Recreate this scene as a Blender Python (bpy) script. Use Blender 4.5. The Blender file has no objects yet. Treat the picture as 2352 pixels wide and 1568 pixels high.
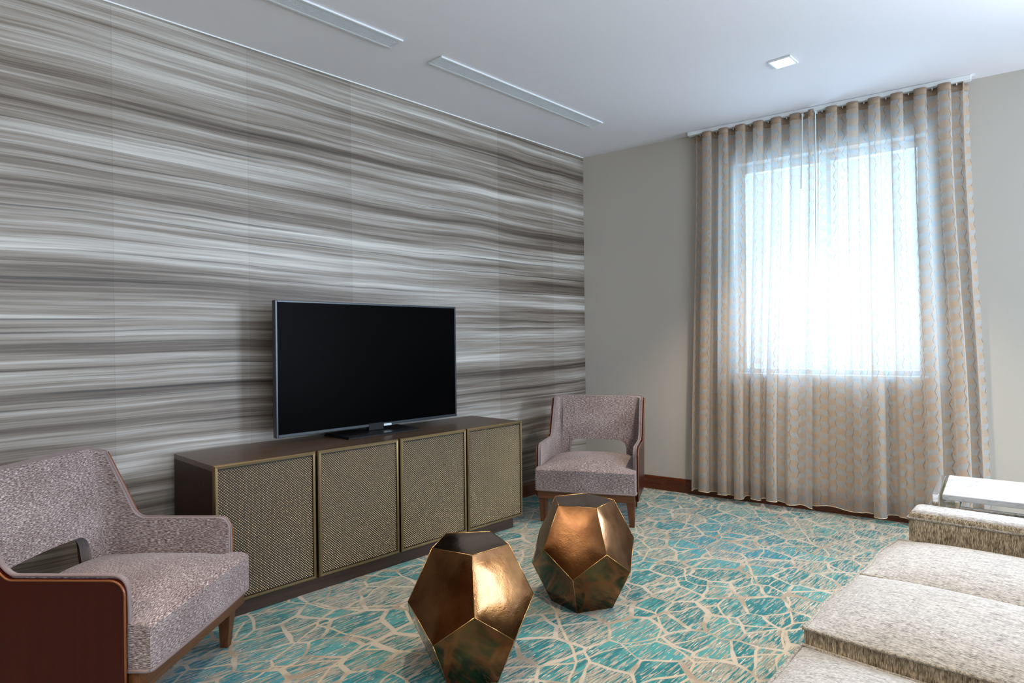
import bpy, bmesh, math, random
from mathutils import Vector, Matrix
PI = math.pi
C = bpy.context.scene.collection
sc = bpy.context.scene

# ------------------------------------------------------------------ camera
F, HY, ROLL, YAW = 1450.0, 781.0, 0.0116, math.radians(43.666)
H = 1.2
cam_d = bpy.data.cameras.new('camera'); cam = bpy.data.objects.new('camera', cam_d); C.objects.link(cam)
cam_d.sensor_width = 36.0; cam_d.lens = F / 2352 * 36.0; cam_d.clip_start = 0.05; cam_d.clip_end = 200
cam_d.shift_y = -(784.0 - HY) / 2352.0
fw = Vector((-math.sin(YAW), math.cos(YAW), 0)); rt = Vector((math.cos(YAW), math.sin(YAW), 0)); up = Vector((0, 0, 1))
rr = rt * math.cos(ROLL) + up * math.sin(ROLL); uu = up * math.cos(ROLL) - rt * math.sin(ROLL)
# the photograph's horizon climbs to the right: the camera is rolled clockwise
rr = rt * math.cos(ROLL) - up * math.sin(ROLL); uu = up * math.cos(ROLL) + rt * math.sin(ROLL)
M = Matrix((rr, uu, -fw)).transposed().to_4x4(); M.translation = Vector((0, 0, H))
cam.matrix_world = M
sc.camera = cam

# ------------------------------------------------------------------ room frame
XL, ZC = -3.282, 2.755                 # textured wall, ceiling height
A = math.radians(8.23)
CORNER = Vector((XL, 4.344, 0)); WD = Vector((math.cos(A), math.sin(A), 0)); WN = Vector((math.sin(A), -math.cos(A), 0))
XR, YN = 3.2, -3.2
def ww(s, off, z): return CORNER + WD * s + WN * off + Vector((0, 0, z))

# ------------------------------------------------------------------ world, lights, exposure
w = bpy.data.worlds.new('world'); sc.world = w; w.use_nodes = True
bg = w.node_tree.nodes['Background']; bg.inputs[0].default_value = (0.62, 0.82, 1.0, 1); bg.inputs[1].default_value = 1.75
sc.view_settings.view_transform = 'Standard'; sc.view_settings.look = 'None'
sc.view_settings.exposure = 0.30; sc.view_settings.gamma = 1.0; sc.view_settings.use_curve_mapping = False
sc.cycles.use_denoising = True
sc.cycles.max_bounces = 10; sc.cycles.diffuse_bounces = 5; sc.cycles.glossy_bounces = 4; sc.cycles.transparent_max_bounces = 12
sc.cycles.sample_clamp_indirect = 6.0

def area(name, loc, direction, sx, sy, power, col, spread=PI):
    d = bpy.data.lights.new(name, 'AREA'); d.shape = 'RECTANGLE'; d.size = sx; d.size_y = sy
    d.energy = power; d.color = col; d.spread = spread
    o = bpy.data.objects.new(name, d); C.objects.link(o); o.location = loc
    o.rotation_euler = Vector(direction).to_track_quat('-Z', 'Y').to_euler()
    return o
def spot(name, loc, power, col, size=math.radians(95), blend=0.6, radius=0.05):
    d = bpy.data.lights.new(name, 'SPOT'); d.energy = power; d.color = col; d.spot_size = size; d.spot_blend = blend; d.shadow_soft_size = radius
    o = bpy.data.objects.new(name, d); C.objects.link(o); o.location = loc
    return o
DAY = (0.80, 0.87, 1.0); WARM = (1.0, 0.80, 0.58); SKYBLUE = (0.50, 0.74, 1.0)
area('daylight_window_front', ww(1.86, -0.24, 1.68), WN, 1.08, 1.5, 34, SKYBLUE)
area('daylight_window_beside', ww(3.55, -0.20, 1.55), WN - Vector((0, 0, 0.25)), 0.75, 1.4, 105, DAY, math.radians(120))
area('daylight_window_right', (XR + 0.20, 4.45, 1.40), (-1, 0, -0.08), 1.3, 2.1, 185, DAY)
area('daylight_window_right_near', (XR + 0.20, 0.1, 1.65), (-1, 0, 0), 4.8, 1.55, 135, DAY)
area('added_warm_uplight', (-1.0, -1.7, 2.15), (0, 0, 1), 0.5, 0.5, 50, (1.0, 0.82, 0.60))  # unseen warm uplight added so the ceiling glows in bronze reflections; no lamp body
DOWN = [(-1.342, 3.65), (-1.342, 1.30), (0.95, 3.65), (0.95, 1.30), (-1.342, -1.05), (0.95, -1.05)]
for i, (x, y) in enumerate(DOWN):
    spot('downlight_beam', (x, y, ZC - 0.03), 45 if (x > 0 and y > 3) else (150 if y > 3 else 112), WARM)

# ------------------------------------------------------------------ node helpers
def mat(name, col=(0.8, 0.8, 0.8), rough=0.5, metal=0.0, spec=0.5, **kw):
    m = bpy.data.materials.new(name); m.use_nodes = True
    b = m.node_tree.nodes['Principled BSDF']
    b.inputs['Base Color'].default_value = (*col, 1); b.inputs['Roughness'].default_value = rough
    b.inputs['Metallic'].default_value = metal; b.inputs['Specular IOR Level'].default_value = spec
    for k, v in kw.items(): b.inputs[k.replace('_', ' ')].default_value = v
    return m
class N:
    """small builder for node graphs"""
    def __init__(s, m): s.m = m; s.t = m.node_tree; s.b = s.t.nodes.get('Principled BSDF'); s.out = s.t.nodes['Material Output']
    def n(s, typ, **kw):
        x = s.t.nodes.new(typ)
        for k, v in kw.items(): setattr(x, k, v)
        return x
    def l(s, a, b): s.t.links.new(a, b)
    def put(s, sock, v):
        if isinstance(v, bpy.types.NodeSocket): s.l(v, sock)
        elif isinstance(v, (tuple, list)) and len(v) == 3 and sock.type == 'RGBA': sock.default_value = (*v, 1)
        else: sock.default_value = v
    def coord(s, kind='Object'): return s.n('ShaderNodeTexCoord').outputs[kind]
    def map(s, v, scale=(1, 1, 1), loc=(0, 0, 0), rot=(0, 0, 0)):
        x = s.n('ShaderNodeMapping'); s.l(v, x.inputs[0]); x.inputs['Scale'].default_value = scale
        x.inputs['Location'].default_value = loc; x.inputs['Rotation'].default_value = rot
        return x.outputs[0]
    def noise(s, v, scale=1, detail=3, rough=0.55, dist=0.0, out=0):
        x = s.n('ShaderNodeTexNoise'); s.l(v, x.inputs['Vector']); x.inputs['Scale'].default_value = scale
        x.inputs['Detail'].default_value = detail; x.inputs['Roughness'].default_value = rough; x.inputs['Distortion'].default_value = dist
        return x.outputs[out]
    def vor(s, v, scale=1, feature='F1', rnd=1.0, out=0, dim='3D'):
        x = s.n('ShaderNodeTexVoronoi', feature=feature, voronoi_dimensions=dim); s.l(v, x.inputs['Vector']); x.inputs['Scale'].default_value = scale
        x.inputs['Randomness'].default_value = rnd
        return x.outputs[out]
    def math(s, op, a, b=0.0, c=0.0, clamp=False):
        x = s.n('ShaderNodeMath', operation=op, use_clamp=clamp)
        for i, v in enumerate((a, b, c)): s.put(x.inputs[i], v)
        return x.outputs[0]
    def ramp(s, v, stops, interp='LINEAR'):
        x = s.n('ShaderNodeValToRGB'); s.l(v, x.inputs[0]); r = x.color_ramp; r.interpolation = interp
        while len(r.elements) < len(stops): r.elements.new(0.5)
        for e, (p, c) in zip(r.elements, stops):
            e.position = p; e.color = (c, c, c, 1) if isinstance(c, (int, float)) else (*c, 1)
        return x.outputs[0]
    def mix(s, f, a, b, blend='MIX'):
        x = s.n('ShaderNodeMix', data_type='RGBA', blend_type=blend)
        s.put(x.inputs[0], f); s.put(x.inputs[6], a); s.put(x.inputs[7], b)
        return x.outputs[2]
    def step(s, v, lo, hi):
        x = s.n('ShaderNodeMapRange', interpolation_type='SMOOTHSTEP'); s.put(x.inputs[0], v)
        x.inputs[1].default_value = lo; x.inputs[2].default_value = hi
        return x.outputs[0]
    def sep(s, v): x = s.n('ShaderNodeSeparateXYZ'); s.l(v, x.inputs[0]); return x.outputs
    def comb(s, a, b, c=0.0):
        x = s.n('ShaderNodeCombineXYZ')
        for i, v in enumerate((a, b, c)): s.put(x.inputs[i], v)
        return x.outputs[0]
    def bump(s, h, strength=0.2, dist=0.01):
        x = s.n('ShaderNodeBump'); s.l(h, x.inputs['Height']); x.inputs['Strength'].default_value = strength; x.inputs['Distance'].default_value = dist
        s.l(x.outputs[0], s.b.inputs['Normal'])
    def base(s, v): s.l(v, s.b.inputs['Base Color'])
def srgb(r, g, b): return tuple(((v / 255) / 12.92 if v / 255 <= 0.04045 else ((v / 255 + 0.055) / 1.055) ** 2.4) for v in (r, g, b))

# ------------------------------------------------------------------ materials
def m_paint(name, col, rough=0.7, tex=0.03):
    m = mat(name, col, rough, spec=0.3); g = N(m); v = g.coord()
    a = g.noise(g.map(v, (60, 60, 14)), 4, 3); b = g.noise(v, 0.9, 2)
    f = g.math('ADD', g.math('MULTIPLY', a, 0.6), g.math('MULTIPLY', b, 0.4))
    g.base(g.mix(f, tuple(c * (1 - tex) for c in col), tuple(min(1, c * (1 + tex)) for c in col)))
    g.bump(a, 0.05, 0.002); return m
def m_wallpaper():
    m = mat('striated_wallpaper', rough=0.42, spec=0.5); g = N(m); v = g.coord()
    x, y, z = g.sep(v)
    wav = g.noise(g.map(v, (1, 0.55, 0.9)), 1.0, 2, 0.5)
    wav2 = g.noise(g.map(v, (1, 1.7, 3.0)), 1.0, 2, 0.5)
    z2 = g.math('ADD', z, g.math('ADD', g.math('MULTIPLY', wav, 0.10), g.math('MULTIPLY', wav2, 0.018)))
    p = g.comb(0.0, y, z2)
    broad = g.noise(g.map(p, (1, 0.20, 5.0)), 1.0, 2, 0.5)
    mid = g.noise(g.map(p, (1, 0.34, 17.0), (3, 7, 1)), 1.0, 3, 0.6)
    fine = g.noise(g.map(p, (1, 0.7, 70.0), (9, 2, 5)), 1.0, 4, 0.7)
    hair = g.noise(g.map(p, (1, 4.0, 380.0), (1, 2, 8)), 1.0, 2, 0.6)
    f = g.math('ADD', g.math('MULTIPLY', broad, 0.34), g.math('MULTIPLY', mid, 0.42))
    f = g.math('ADD', f, g.math('MULTIPLY', fine, 0.26)); f = g.math('ADD', f, g.math('MULTIPLY', hair, 0.08))
    seamx = g.math('FRACT', g.math('MULTIPLY', g.math('SUBTRACT', y, 0.827), 1 / 0.62))
    pane = g.math('FLOOR', g.math('MULTIPLY', g.math('SUBTRACT', y, 0.827), 1 / 0.62))
    wn = g.n('ShaderNodeTexWhiteNoise', noise_dimensions='1D'); g.l(pane, wn.inputs['W'])
    f = g.math('ADD', f, g.math('MULTIPLY', g.math('SUBTRACT', wn.outputs[0], 0.5), 0.022))
    c = g.ramp(f, [(0.42, srgb(58, 47, 39)), (0.49, srgb(97, 86, 76)), (0.55, srgb(132, 123, 113)), (0.60, srgb(158, 152, 145)), (0.68, srgb(200, 196, 190))])
    line = g.ramp(g.noise(g.map(p, (1, 0.4, 55.0), (4, 4, 4)), 1.0, 2, 0.5), [(0.31, 0.40), (0.385, 1.0)])
    c = g.mix(1.0, c, line, 'MULTIPLY')
    seam = g.step(g.math('ABSOLUTE', g.math('SUBTRACT', seamx, 0.5)), 0.4965, 0.4995)
    c = g.mix(g.math('MULTIPLY', seam, 0.22), c, (0.05, 0.045, 0.04))
    g.base(c)
    g.l(g.ramp(f, [(0.4, 0.55), (0.66, 0.36)]), g.b.inputs['Roughness'])
    g.bump(g.math('ADD', fine, hair), 0.08, 0.002); return m
def m_carpet():
    m = mat('teal_crackle_carpet', rough=0.95, spec=0.1); g = N(m); v = g.coord()
    wob = g.noise(v, 3.2, 0, 0.5, out=1)
    wv = g.n('ShaderNodeVectorMath', operation='MULTIPLY_ADD'); g.l(wob, wv.inputs[0]); wv.inputs[1].default_value = (0.085, 0.085, 0); g.l(v, wv.inputs[2])
    wv2 = g.n('ShaderNodeVectorMath', operation='MULTIPLY_ADD'); g.l(g.noise(v, 9.5, 0, 0.5, out=1), wv2.inputs[0]); wv2.inputs[1].default_value = (0.030, 0.030, 0); g.l(wv.outputs[0], wv2.inputs[2]); wv = wv2
    q = g.map(wv.outputs[0], (1.0, 0.86, 0.0), rot=(0, 0, 0.5))
    e1 = g.vor(q, 6.2, 'DISTANCE_TO_EDGE', 0.9, dim='2D'); cell = g.vor(q, 6.2, 'F1', 0.9, out=1, dim='2D')
    q2 = g.map(wv.outputs[0], (1.25, 0.8, 0.0), (5.3, 2.1, 0), rot=(0, 0, -0.6)); e2 = g.vor(q2, 3.4, 'DISTANCE_TO_EDGE', 0.9, dim='2D')
    wid = g.noise(v, 4.0, 2)
    vein = g.math('SUBTRACT', 1.0, g.step(g.math('SUBTRACT', e1, g.math('MULTIPLY', g.math('SUBTRACT', wid, 0.46), 0.15)), 0.030, 0.052))
    vein2 = g.math('SUBTRACT', 1.0, g.step(g.math('SUBTRACT', e2, g.math('MULTIPLY', g.math('SUBTRACT', wid, 0.5), 0.03)), 0.010, 0.024))
    # dashes run along the textured wall (Y)
    d1 = g.noise(g.map(v, (112, 10.5, 0)), 1.0, 2, 0.6)
    d2 = g.noise(g.map(v, (150, 11, 0), (7, 3, 0)), 1.0, 2, 0.6)
    d3 = g.noise(g.map(v, (170, 16, 0), (2, 9, 0)), 1.0, 2, 0.6)
    cs = g.sep(cell); big = g.noise(v, 1.1, 2)
    thr = g.math('ADD', g.math('MULTIPLY', cs[0], 0.13), g.math('MULTIPLY', big, 0.10))
    teal_f = g.step(g.math('ADD', d1, g.math('SUBTRACT', thr, 0.115)), 0.488, 0.515)
    pile = g.noise(v, 420, 2)
    hue = g.noise(g.map(v, (40, 6, 0)), 1.0, 2)
    teal = g.mix(g.step(g.math('ADD', hue, g.math('MULTIPLY', g.math('SUBTRACT', cs[1], 0.5), 0.25)), 0.40, 0.62), srgb(20, 102, 108), srgb(66, 138, 138))
    teal = g.mix(g.math('MULTIPLY', g.step(g.noise(v, 0.7, 1), 0.5, 0.72), 0.6), teal, srgb(40, 130, 156))
    ground = g.mix(g.step(d2, 0.40, 0.62), srgb(124, 124, 112), srgb(168, 160, 145))
    ground = g.mix(g.step(d2, 0.36, 0.30), ground, srgb(96, 134, 126))
    c = g.mix(teal_f, ground, teal)
    c = g.mix(g.step(d3, 0.66, 0.685), c, srgb(206, 214, 202))
    cream = g.mix(g.step(g.noise(v, 5.5, 3, 0.6), 0.38, 0.56), srgb(148, 134, 115), srgb(178, 168, 152))
    c = g.mix(vein2, c, srgb(180, 164, 142)); c = g.mix(vein, c, cream)
    c = g.mix(g.math('MULTIPLY', g.math('SUBTRACT', pile, 0.5), 0.9), c, (1, 1, 1), 'SOFT_LIGHT')
    c = g.mix(1.0, c, g.ramp(pile, [(0.3, 0.82), (0.7, 1.1)]), 'MULTIPLY')
    g.base(c); g.bump(g.math('ADD', pile, g.math('MULTIPLY', d1, 0.5)), 0.35, 0.004)
    g.b.inputs['Sheen Weight'].default_value = 0.15; return m
def m_wood(name, dark, light, axis='y', rough=0.35, coat=0.0, freq=1.0, spec=0.5):
    m = mat(name, dark, rough, spec=spec); g = N(m); v = g.coord()
    sc_ = {'x': (2.2, 55, 55), 'y': (55, 2.2, 55), 'z': (55, 55, 2.2)}[axis]
    a = g.noise(g.map(v, tuple(k * freq for k in sc_)), 1.0, 4, 0.6, 0.6)
    b = g.noise(g.map(v, tuple(k * freq * 4 for k in sc_)), 1.0, 2, 0.6)
    f = g.math('ADD', g.math('MULTIPLY', a, 0.75), g.math('MULTIPLY', b, 0.25))
    g.base(g.ramp(f, [(0.32, dark), (0.68, light)])); g.bump(b, 0.05, 0.001)
    g.b.inputs['Coat Weight'].default_value = coat; g.b.inputs['Coat Roughness'].default_value = 0.12; return m
def m_chenille():
    m = mat('mauve_chenille', rough=0.8, spec=0.25); g = N(m); v = g.coord('UV')
    a = g.noise(g.map(v, (80, 470, 0)), 1.0, 2, 0.6); b = g.noise(g.map(v, (28, 190, 0), (3, 1, 0)), 1.0, 2, 0.6)
    c3 = g.noise(g.map(v, (5, 9, 0)), 1.0, 2)
    f = g.math('ADD', g.math('ADD', g.math('MULTIPLY', a, 0.8), g.math('MULTIPLY', b, 0.18)), g.math('MULTIPLY', g.math('SUBTRACT', c3, 0.5), 0.10))
    g.base(g.ramp(f, [(0.34, srgb(64, 48, 46)), (0.49, srgb(120, 104, 102)), (0.62, srgb(192, 182, 180))]))
    g.bump(a, 0.5, 0.003)
    g.b.inputs['Sheen Weight'].default_value = 0.22; g.b.inputs['Sheen Roughness'].default_value = 0.4
    g.b.inputs['Sheen Tint'].default_value = (0.85, 0.85, 0.95, 1); return m
def m_tweed(name, scale, cols, rot=(0, 0, 0), bump=0.6):
    m = mat(name, rough=0.9, spec=0.15); g = N(m); v = g.map(g.coord(), rot=rot)
    a = g.noise(g.map(v, scale), 1.0, 2, 0.6)
    b = g.noise(g.map(v, tuple(k * 0.33 for k in scale), (2, 5, 1)), 1.0, 2, 0.55)
    w_ = g.vor(g.map(v, tuple(k * 0.8 for k in scale)), 1.0, 'F1', 0.6)
    f = g.math('ADD', g.math('MULTIPLY', a, 0.6), g.math('MULTIPLY', b, 0.4))
    c = g.ramp(f, [(0.34, cols[0]), (0.47, cols[1]), (0.62, cols[2])])
    c = g.mix(1.0, c, g.ramp(w_, [(0.3, 1.0), (0.75, 0.72)]), 'MULTIPLY')
    g.base(c); g.bump(g.math('SUBTRACT', a, w_), bump, 0.003)
    g.b.inputs['Sheen Weight'].default_value = 0.15; return m
def m_bronze():
    m = mat('burnished_bronze', srgb(176, 128, 78), 0.16, 1.0); g = N(m); v = g.coord()
    a = g.noise(v, 55, 3, 0.6); b = g.noise(v, 7, 3, 0.6); c = g.noise(v, 260, 2)
    g.base(g.mix(g.step(b, 0.35, 0.7), srgb(98, 66, 38), srgb(128, 94, 60)))
    g.l(g.ramp(b, [(0.3, 0.13), (0.7, 0.21)]), g.b.inputs['Roughness']); g.b.inputs['Coat Weight'].default_value = 0.25; g.b.inputs['Coat Roughness'].default_value = 0.08
    g.bump(g.math('ADD', a, g.math('MULTIPLY', c, 0.4)), 0.10, 0.003); return m
def m_marble():
    m = mat('white_veined_marble', rough=0.22, spec=0.5); g = N(m); v = g.coord()
    n1 = g.noise(g.map(v, (3.0, 14, 8), rot=(0, 0, 0.25)), 1.0, 5, 0.62, 1.2)
    n2 = g.noise(v, 18, 3, 0.6)
    vein = g.ramp(g.math('ABSOLUTE', g.math('SUBTRACT', n1, 0.5)), [(0.0, 0.55), (0.035, 0.0)])
    c = g.mix(g.math('MULTIPLY', vein, g.step(n2, 0.35, 0.7)), srgb(184, 187, 189), srgb(96, 102, 108))
    g.base(c); return m
def m_curtain(hem_top=0.165):
    m = bpy.data.materials.new('patterned_sheer'); m.use_nodes = True; g = N(m); g.t.nodes.remove(g.b)
    u, v, _ = g.sep(g.coord('UV'))
    per, wd = 0.078, 0.061
    fr = g.math('FRACT', g.math('MULTIPLY', v, 1 / per)); tri = g.math('ABSOLUTE', g.math('SUBTRACT', fr, 0.5))   # 0..0.5
    u2 = g.math('ADD', g.math('MULTIPLY', u, 1 / wd), g.math('MULTIPLY', tri, 0.42))
    col = g.math('FLOOR', u2); fx = g.math('FRACT', u2); par = g.math('FRACT', g.math('MULTIPLY', col, 0.5))       # 0 or .5
    sl = g.math('MULTIPLY', g.math('SUBTRACT', fx, 0.5), g.math('MULTIPLY', g.math('SUBTRACT', par, 0.25), 0.55))
    k = g.math('FRACT', g.math('ADD', g.math('ADD', g.math('MULTIPLY', v, 1 / per), par), sl))
    light = g.math('MULTIPLY', g.step(k, 0.0, 0.03), g.math('SUBTRACT', 1.0, g.step(k, 0.47, 0.5)))
    edge = g.math('ABSOLUTE', g.math('SUBTRACT', fx, 0.5))
    line = g.math('MULTIPLY', g.step(edge, 0.455, 0.485), g.step(g.noise(g.map(g.coord('UV'), (30, 30, 0)), 1.0, 1), 0.35, 0.55))
    thread = g.noise(g.map(g.coord('UV'), (60, 900, 0)), 1.0, 2)
    hem = g.math('SUBTRACT', 1.0, g.step(v, hem_top, hem_top + 0.006))
    c = g.mix(light, srgb(210, 180, 150), srgb(198, 198, 196))
    c = g.mix(line, c, srgb(132, 104, 80))
    c = g.mix(g.math('MULTIPLY', hem, 0.35), c, srgb(150, 140, 134))
    c = g.mix(1.0, c, g.ramp(thread, [(0.3, 0.88), (0.7, 1.06)]), 'MULTIPLY')
    dif = g.n('ShaderNodeBsdfDiffuse'); g.l(c, dif.inputs[0])
    trl = g.n('ShaderNodeBsdfTranslucent'); tc = g.mix(0.55, c, srgb(214, 222, 228)); g.l(tc, trl.inputs[0])
    trn = g.n('ShaderNodeBsdfTransparent'); trn.inputs[0].default_value = (1, 1, 1, 1)
    m1 = g.n('ShaderNodeMixShader'); m1.inputs[0].default_value = 0.45; g.l(dif.outputs[0], m1.inputs[1]); g.l(trl.outputs[0], m1.inputs[2])
    m2 = g.n('ShaderNodeMixShader'); g.l(m1.outputs[0], m2.inputs[1]); g.l(trn.outputs[0], m2.inputs[2])
    op = g.math('ADD', g.math('MULTIPLY', light, 0.10), 0.20)
    op = g.math('SUBTRACT', op, g.math('MULTIPLY', line, 0.22)); op = g.math('SUBTRACT', op, g.math('MULTIPLY', hem, 0.12), clamp=True)
    g.l(op, m2.inputs[0]); g.l(m2.outputs[0], g.out.inputs[0]); return m
def m_glass():
    m = bpy.data.materials.new('window_glass'); m.use_nodes = True; g = N(m); g.t.nodes.remove(g.b)
    t = g.n('ShaderNodeBsdfTransparent'); t.inputs[0].default_value = (0.94, 0.97, 0.98, 1)
    s = g.n('ShaderNodeBsdfGlossy'); s.inputs['Roughness'].default_value = 0.02
    x = g.n('ShaderNodeMixShader'); x.inputs[0].default_value = 0.06
    g.l(t.outputs[0], x.inputs[1]); g.l(s.outputs[0], x.inputs[2]); g.l(x.outputs[0], g.out.inputs[0]); return m
def m_emit(name, col, s):
    m = mat(name, (0.9, 0.9, 0.9), 0.4); b = m.node_tree.nodes['Principled BSDF']
    b.inputs['Emission Color'].default_value = (*col, 1); b.inputs['Emission Strength'].default_value = s; return m

WALLPAPER = m_wallpaper(); CARPET = m_carpet()
GREY = m_paint('warm_grey_paint', srgb(181, 175, 166)); CEIL = m_paint('ceiling_white', srgb(229, 226, 232), tex=0.01)
BROWNWALL = m_paint('brown_wall', srgb(120, 92, 66)); 
REDWOOD = m_wood('red_brown_wood', srgb(58, 24, 10), srgb(104, 50, 22), 'y', 0.32)
REDWOODX = m_wood('red_brown_wood_across', srgb(58, 24, 10), srgb(104, 50, 22), 'x', 0.32)
MAHOG = m_wood('dark_mahogany', srgb(44, 6, 2), srgb(56, 12, 5), 'z', 0.3, 0.08, spec=0.22)
LEGWOOD = m_wood('walnut_leg', srgb(66, 34, 16), srgb(112, 66, 34), 'z', 0.35)
APRON = m_wood('walnut_apron', srgb(66, 36, 18), srgb(108, 66, 36), 'y', 0.35)
WALNUT = m_wood('credenza_walnut', srgb(58, 42, 32), srgb(92, 72, 56), 'y', 0.36)
WALNUTZ = m_wood('credenza_walnut_side', srgb(30, 16, 10), srgb(52, 30, 20), 'z', 0.45, spec=0.2)
PLINTH = m_wood('credenza_plinth', srgb(44, 28, 20), srgb(72, 50, 38), 'y', 0.5)
BRASS = mat('aged_brass', srgb(146, 126, 94), 0.34, 1.0)
BEAD = mat('brass_bead', srgb(166, 150, 122), 0.34, 1.0)
BACKING = mat('dark_backing', srgb(26, 22, 18), 0.7)
CHENILLE = m_chenille()
TWEED = m_tweed('sofa_tweed', (110, 420, 420), (srgb(108, 106, 102), srgb(170, 170, 168), srgb(200, 200, 198)))
TWEEDV = m_tweed('sofa_tweed_boxing_shaded', (420, 420, 70), (srgb(78, 68, 54), srgb(140, 128, 108), srgb(206, 194, 168)))  # vertical ribs; darker browns paint the unlit sides' shade into the same tweed
BRONZE = m_bronze(); GOLD = mat('gold_edge', srgb(190, 146, 90), 0.25, 1.0)
MARBLE = m_marble(); CHROME = mat('chrome', (0.72, 0.74, 0.77), 0.08, 1.0)
SHEER = m_curtain(); TAPE = mat('curtain_tape', srgb(150, 128, 108), 0.8)
WHITE = mat('white_enamel', srgb(224, 228, 230), 0.4); VENTW = mat('vent_white', srgb(214, 218, 222), 0.45); VENTD = mat('vent_dark', srgb(66, 70, 76), 0.8)
GLASS = m_glass(); FRAMEW = mat('window_frame_white', srgb(205, 212, 218), 0.45)
SCREEN = mat('tv_screen', (0.0004, 0.0004, 0.0006), 0.3, spec=0.015); BEZEL = mat('tv_bezel', srgb(52, 56, 62), 0.3, 0.6)
TVBLK = mat('tv_black', (0.006, 0.006, 0.007), 0.3, spec=0.2); BADGE = mat('silver_badge', srgb(190, 200, 206), 0.3, 0.8)
LENS = m_emit('lamp_lens', (1.0, 0.97, 0.92), 18.0); WANDM = mat('clear_wand', srgb(196, 206, 206), 0.2)

# ------------------------------------------------------------------ mesh helpers
def obj(name, bm, material, parent=None, smooth=False, kind=None, bevel=0.0, seg=2, autosm=None):
    me = bpy.data.meshes.new(name); bmesh.ops.recalc_face_normals(bm, faces=bm.faces[:]); bm.to_mesh(me); bm.free()
    for mm in (material if isinstance(material, (list, tuple)) else [material]): me.materials.append(mm)
    o = bpy.data.objects.new(name, me); C.objects.link(o)
    if parent: o.parent = parent
    if smooth or autosm:
        for p in me.polygons: p.use_smooth = True
        if autosm:
            me.set_sharp_from_angle(angle=math.radians(autosm))
    if bevel:
        b = o.modifiers.new('bevel', 'BEVEL'); b.width = bevel; b.segments = seg; b.limit_method = 'ANGLE'; b.angle_limit = math.radians(40); b.harden_normals = False
    if kind: o['kind'] = kind
    return o
def tag(o, label, cat, group=None):
    o['label'] = label; o['category'] = cat
    if group: o['group'] = group
    return o
def thing(name, label, cat, loc=(0, 0, 0), rotz=0.0, group=None):
    o = bpy.data.objects.new(name, None); C.objects.link(o); o.location = loc; o.rotation_euler = (0, 0, rotz); o.empty_display_size = 0.1
    return tag(o, label, cat, group)
def box(bm, x0, x1, y0, y1, z0, z1, mx=None):
    vs = [bm.verts.new((x, y, z)) for z in (z0, z1) for y in (y0, y1) for x in (x0, x1)]
    if mx: 
        for v in vs: v.co = mx @ v.co
    for f in ((0, 2, 3, 1), (4, 5, 7, 6), (0, 1, 5, 4), (2, 6, 7, 3), (0, 4, 6, 2), (1, 3, 7, 5)): bm.faces.new([vs[i] for i in f])
    return vs
def bbox(*a, mx=None): bm = bmesh.new(); box(bm, *a, mx=mx); return bm
def prism(bm, pts0, pts1):
    a = [bm.verts.new(p) for p in pts0]; b = [bm.verts.new(p) for p in pts1]; n = len(a)
    bm.faces.new(a[::-1]); bm.faces.new(b)
    for i in range(n): bm.faces.new((a[i], a[(i + 1) % n], b[(i + 1) % n], b[i]))
def tube(bm, pts, r, n=8, closed=False):
    pts = [Vector(p) for p in pts]; rings = []; m = len(pts); prev = None
    for i, p in enumerate(pts):
        a = pts[(i - 1) % m] if (closed or i > 0) else p; b = pts[(i + 1) % m] if (closed or i < m - 1) else p
        t = (b - a).normalized()
        if prev is None: u = t.cross(Vector((0, 0, 1)) if abs(t.z) < 0.9 else Vector((1, 0, 0))).normalized()
        else: u = (prev - t * prev.dot(t)).normalized()
        prev = u; q = t.cross(u)
        rings.append([bm.verts.new(p + (u * math.cos(k * 2 * PI / n) + q * math.sin(k * 2 * PI / n)) * r) for k in range(n)])
    for i in range(m if closed else m - 1):
        A_, B_ = rings[i], rings[(i + 1) % m]
        for k in range(n): bm.faces.new((A_[k], A_[(k + 1) % n], B_[(k + 1) % n], B_[k]))
    if not closed: bm.faces.new(rings[0][::-1]); bm.faces.new(rings[-1])
def smooth(a, b, x):
    t = max(0.0, min(1.0, (x - a) / (b - a))); return t * t * (3 - 2 * t)
def wallmx():   # local (s, off, z) of the window wall to world
    return Matrix(((WD.x, WN.x, 0, CORNER.x), (WD.y, WN.y, 0, CORNER.y), (0, 0, 1, 0), (0, 0, 0, 1)))
WM = wallmx()

# ------------------------------------------------------------------ room shell
def struct(name, bm, m, parent=None, **k):
    o = obj(name, bm, m, parent, **k)
    if not parent: o['kind'] = 'structure'
    return o
T = 0.22
yc = lambda x: CORNER.y + (x - XL) * math.tan(A)
def slab(z0, z1):
    bm = bmesh.new(); pts = [(XL - T, YN - T), (XR + T, YN - T), (XR + T, yc(XR + T) + T), (XL - T, yc(XL - T) + T)]
    prism(bm, [(x, y, z0) for x, y in pts], [(x, y, z1) for x, y in pts]); return bm
struct('floor', slab(-0.15, 0.0), CARPET)
struct('ceiling', slab(ZC, ZC + 0.15), CEIL)
struct('wall_left', bbox(XL - T, XL, YN - T, CORNER.y + 0.0, 0, ZC), WALLPAPER)
def wall_with_holes(length, holes, mx, s0=0.0):
    """wall in local (s, off<0, z); holes = (s0, s1, z0, z1), sorted"""
    bm = bmesh.new(); s = s0
    for a, b, z0, z1 in holes:
        box(bm, s, a, -T, 0, 0, ZC, mx); box(bm, a, b, -T, 0, 0, z0, mx); box(bm, a, b, -T, 0, z1, ZC, mx); s = b
    box(bm, s, length, -T, 0, 0, ZC, mx); bmesh.ops.remove_doubles(bm, verts=bm.verts[:], dist=1e-5); return bm
LEN = (XR - XL) / math.cos(A)
W1 = (1.262, 2.460, 0.915, 2.478); W2 = (3.15, 3.95, 0.9, 2.45)
struct('wall_far', wall_with_holes(LEN, [W1, W2], WM), GREY)
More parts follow.
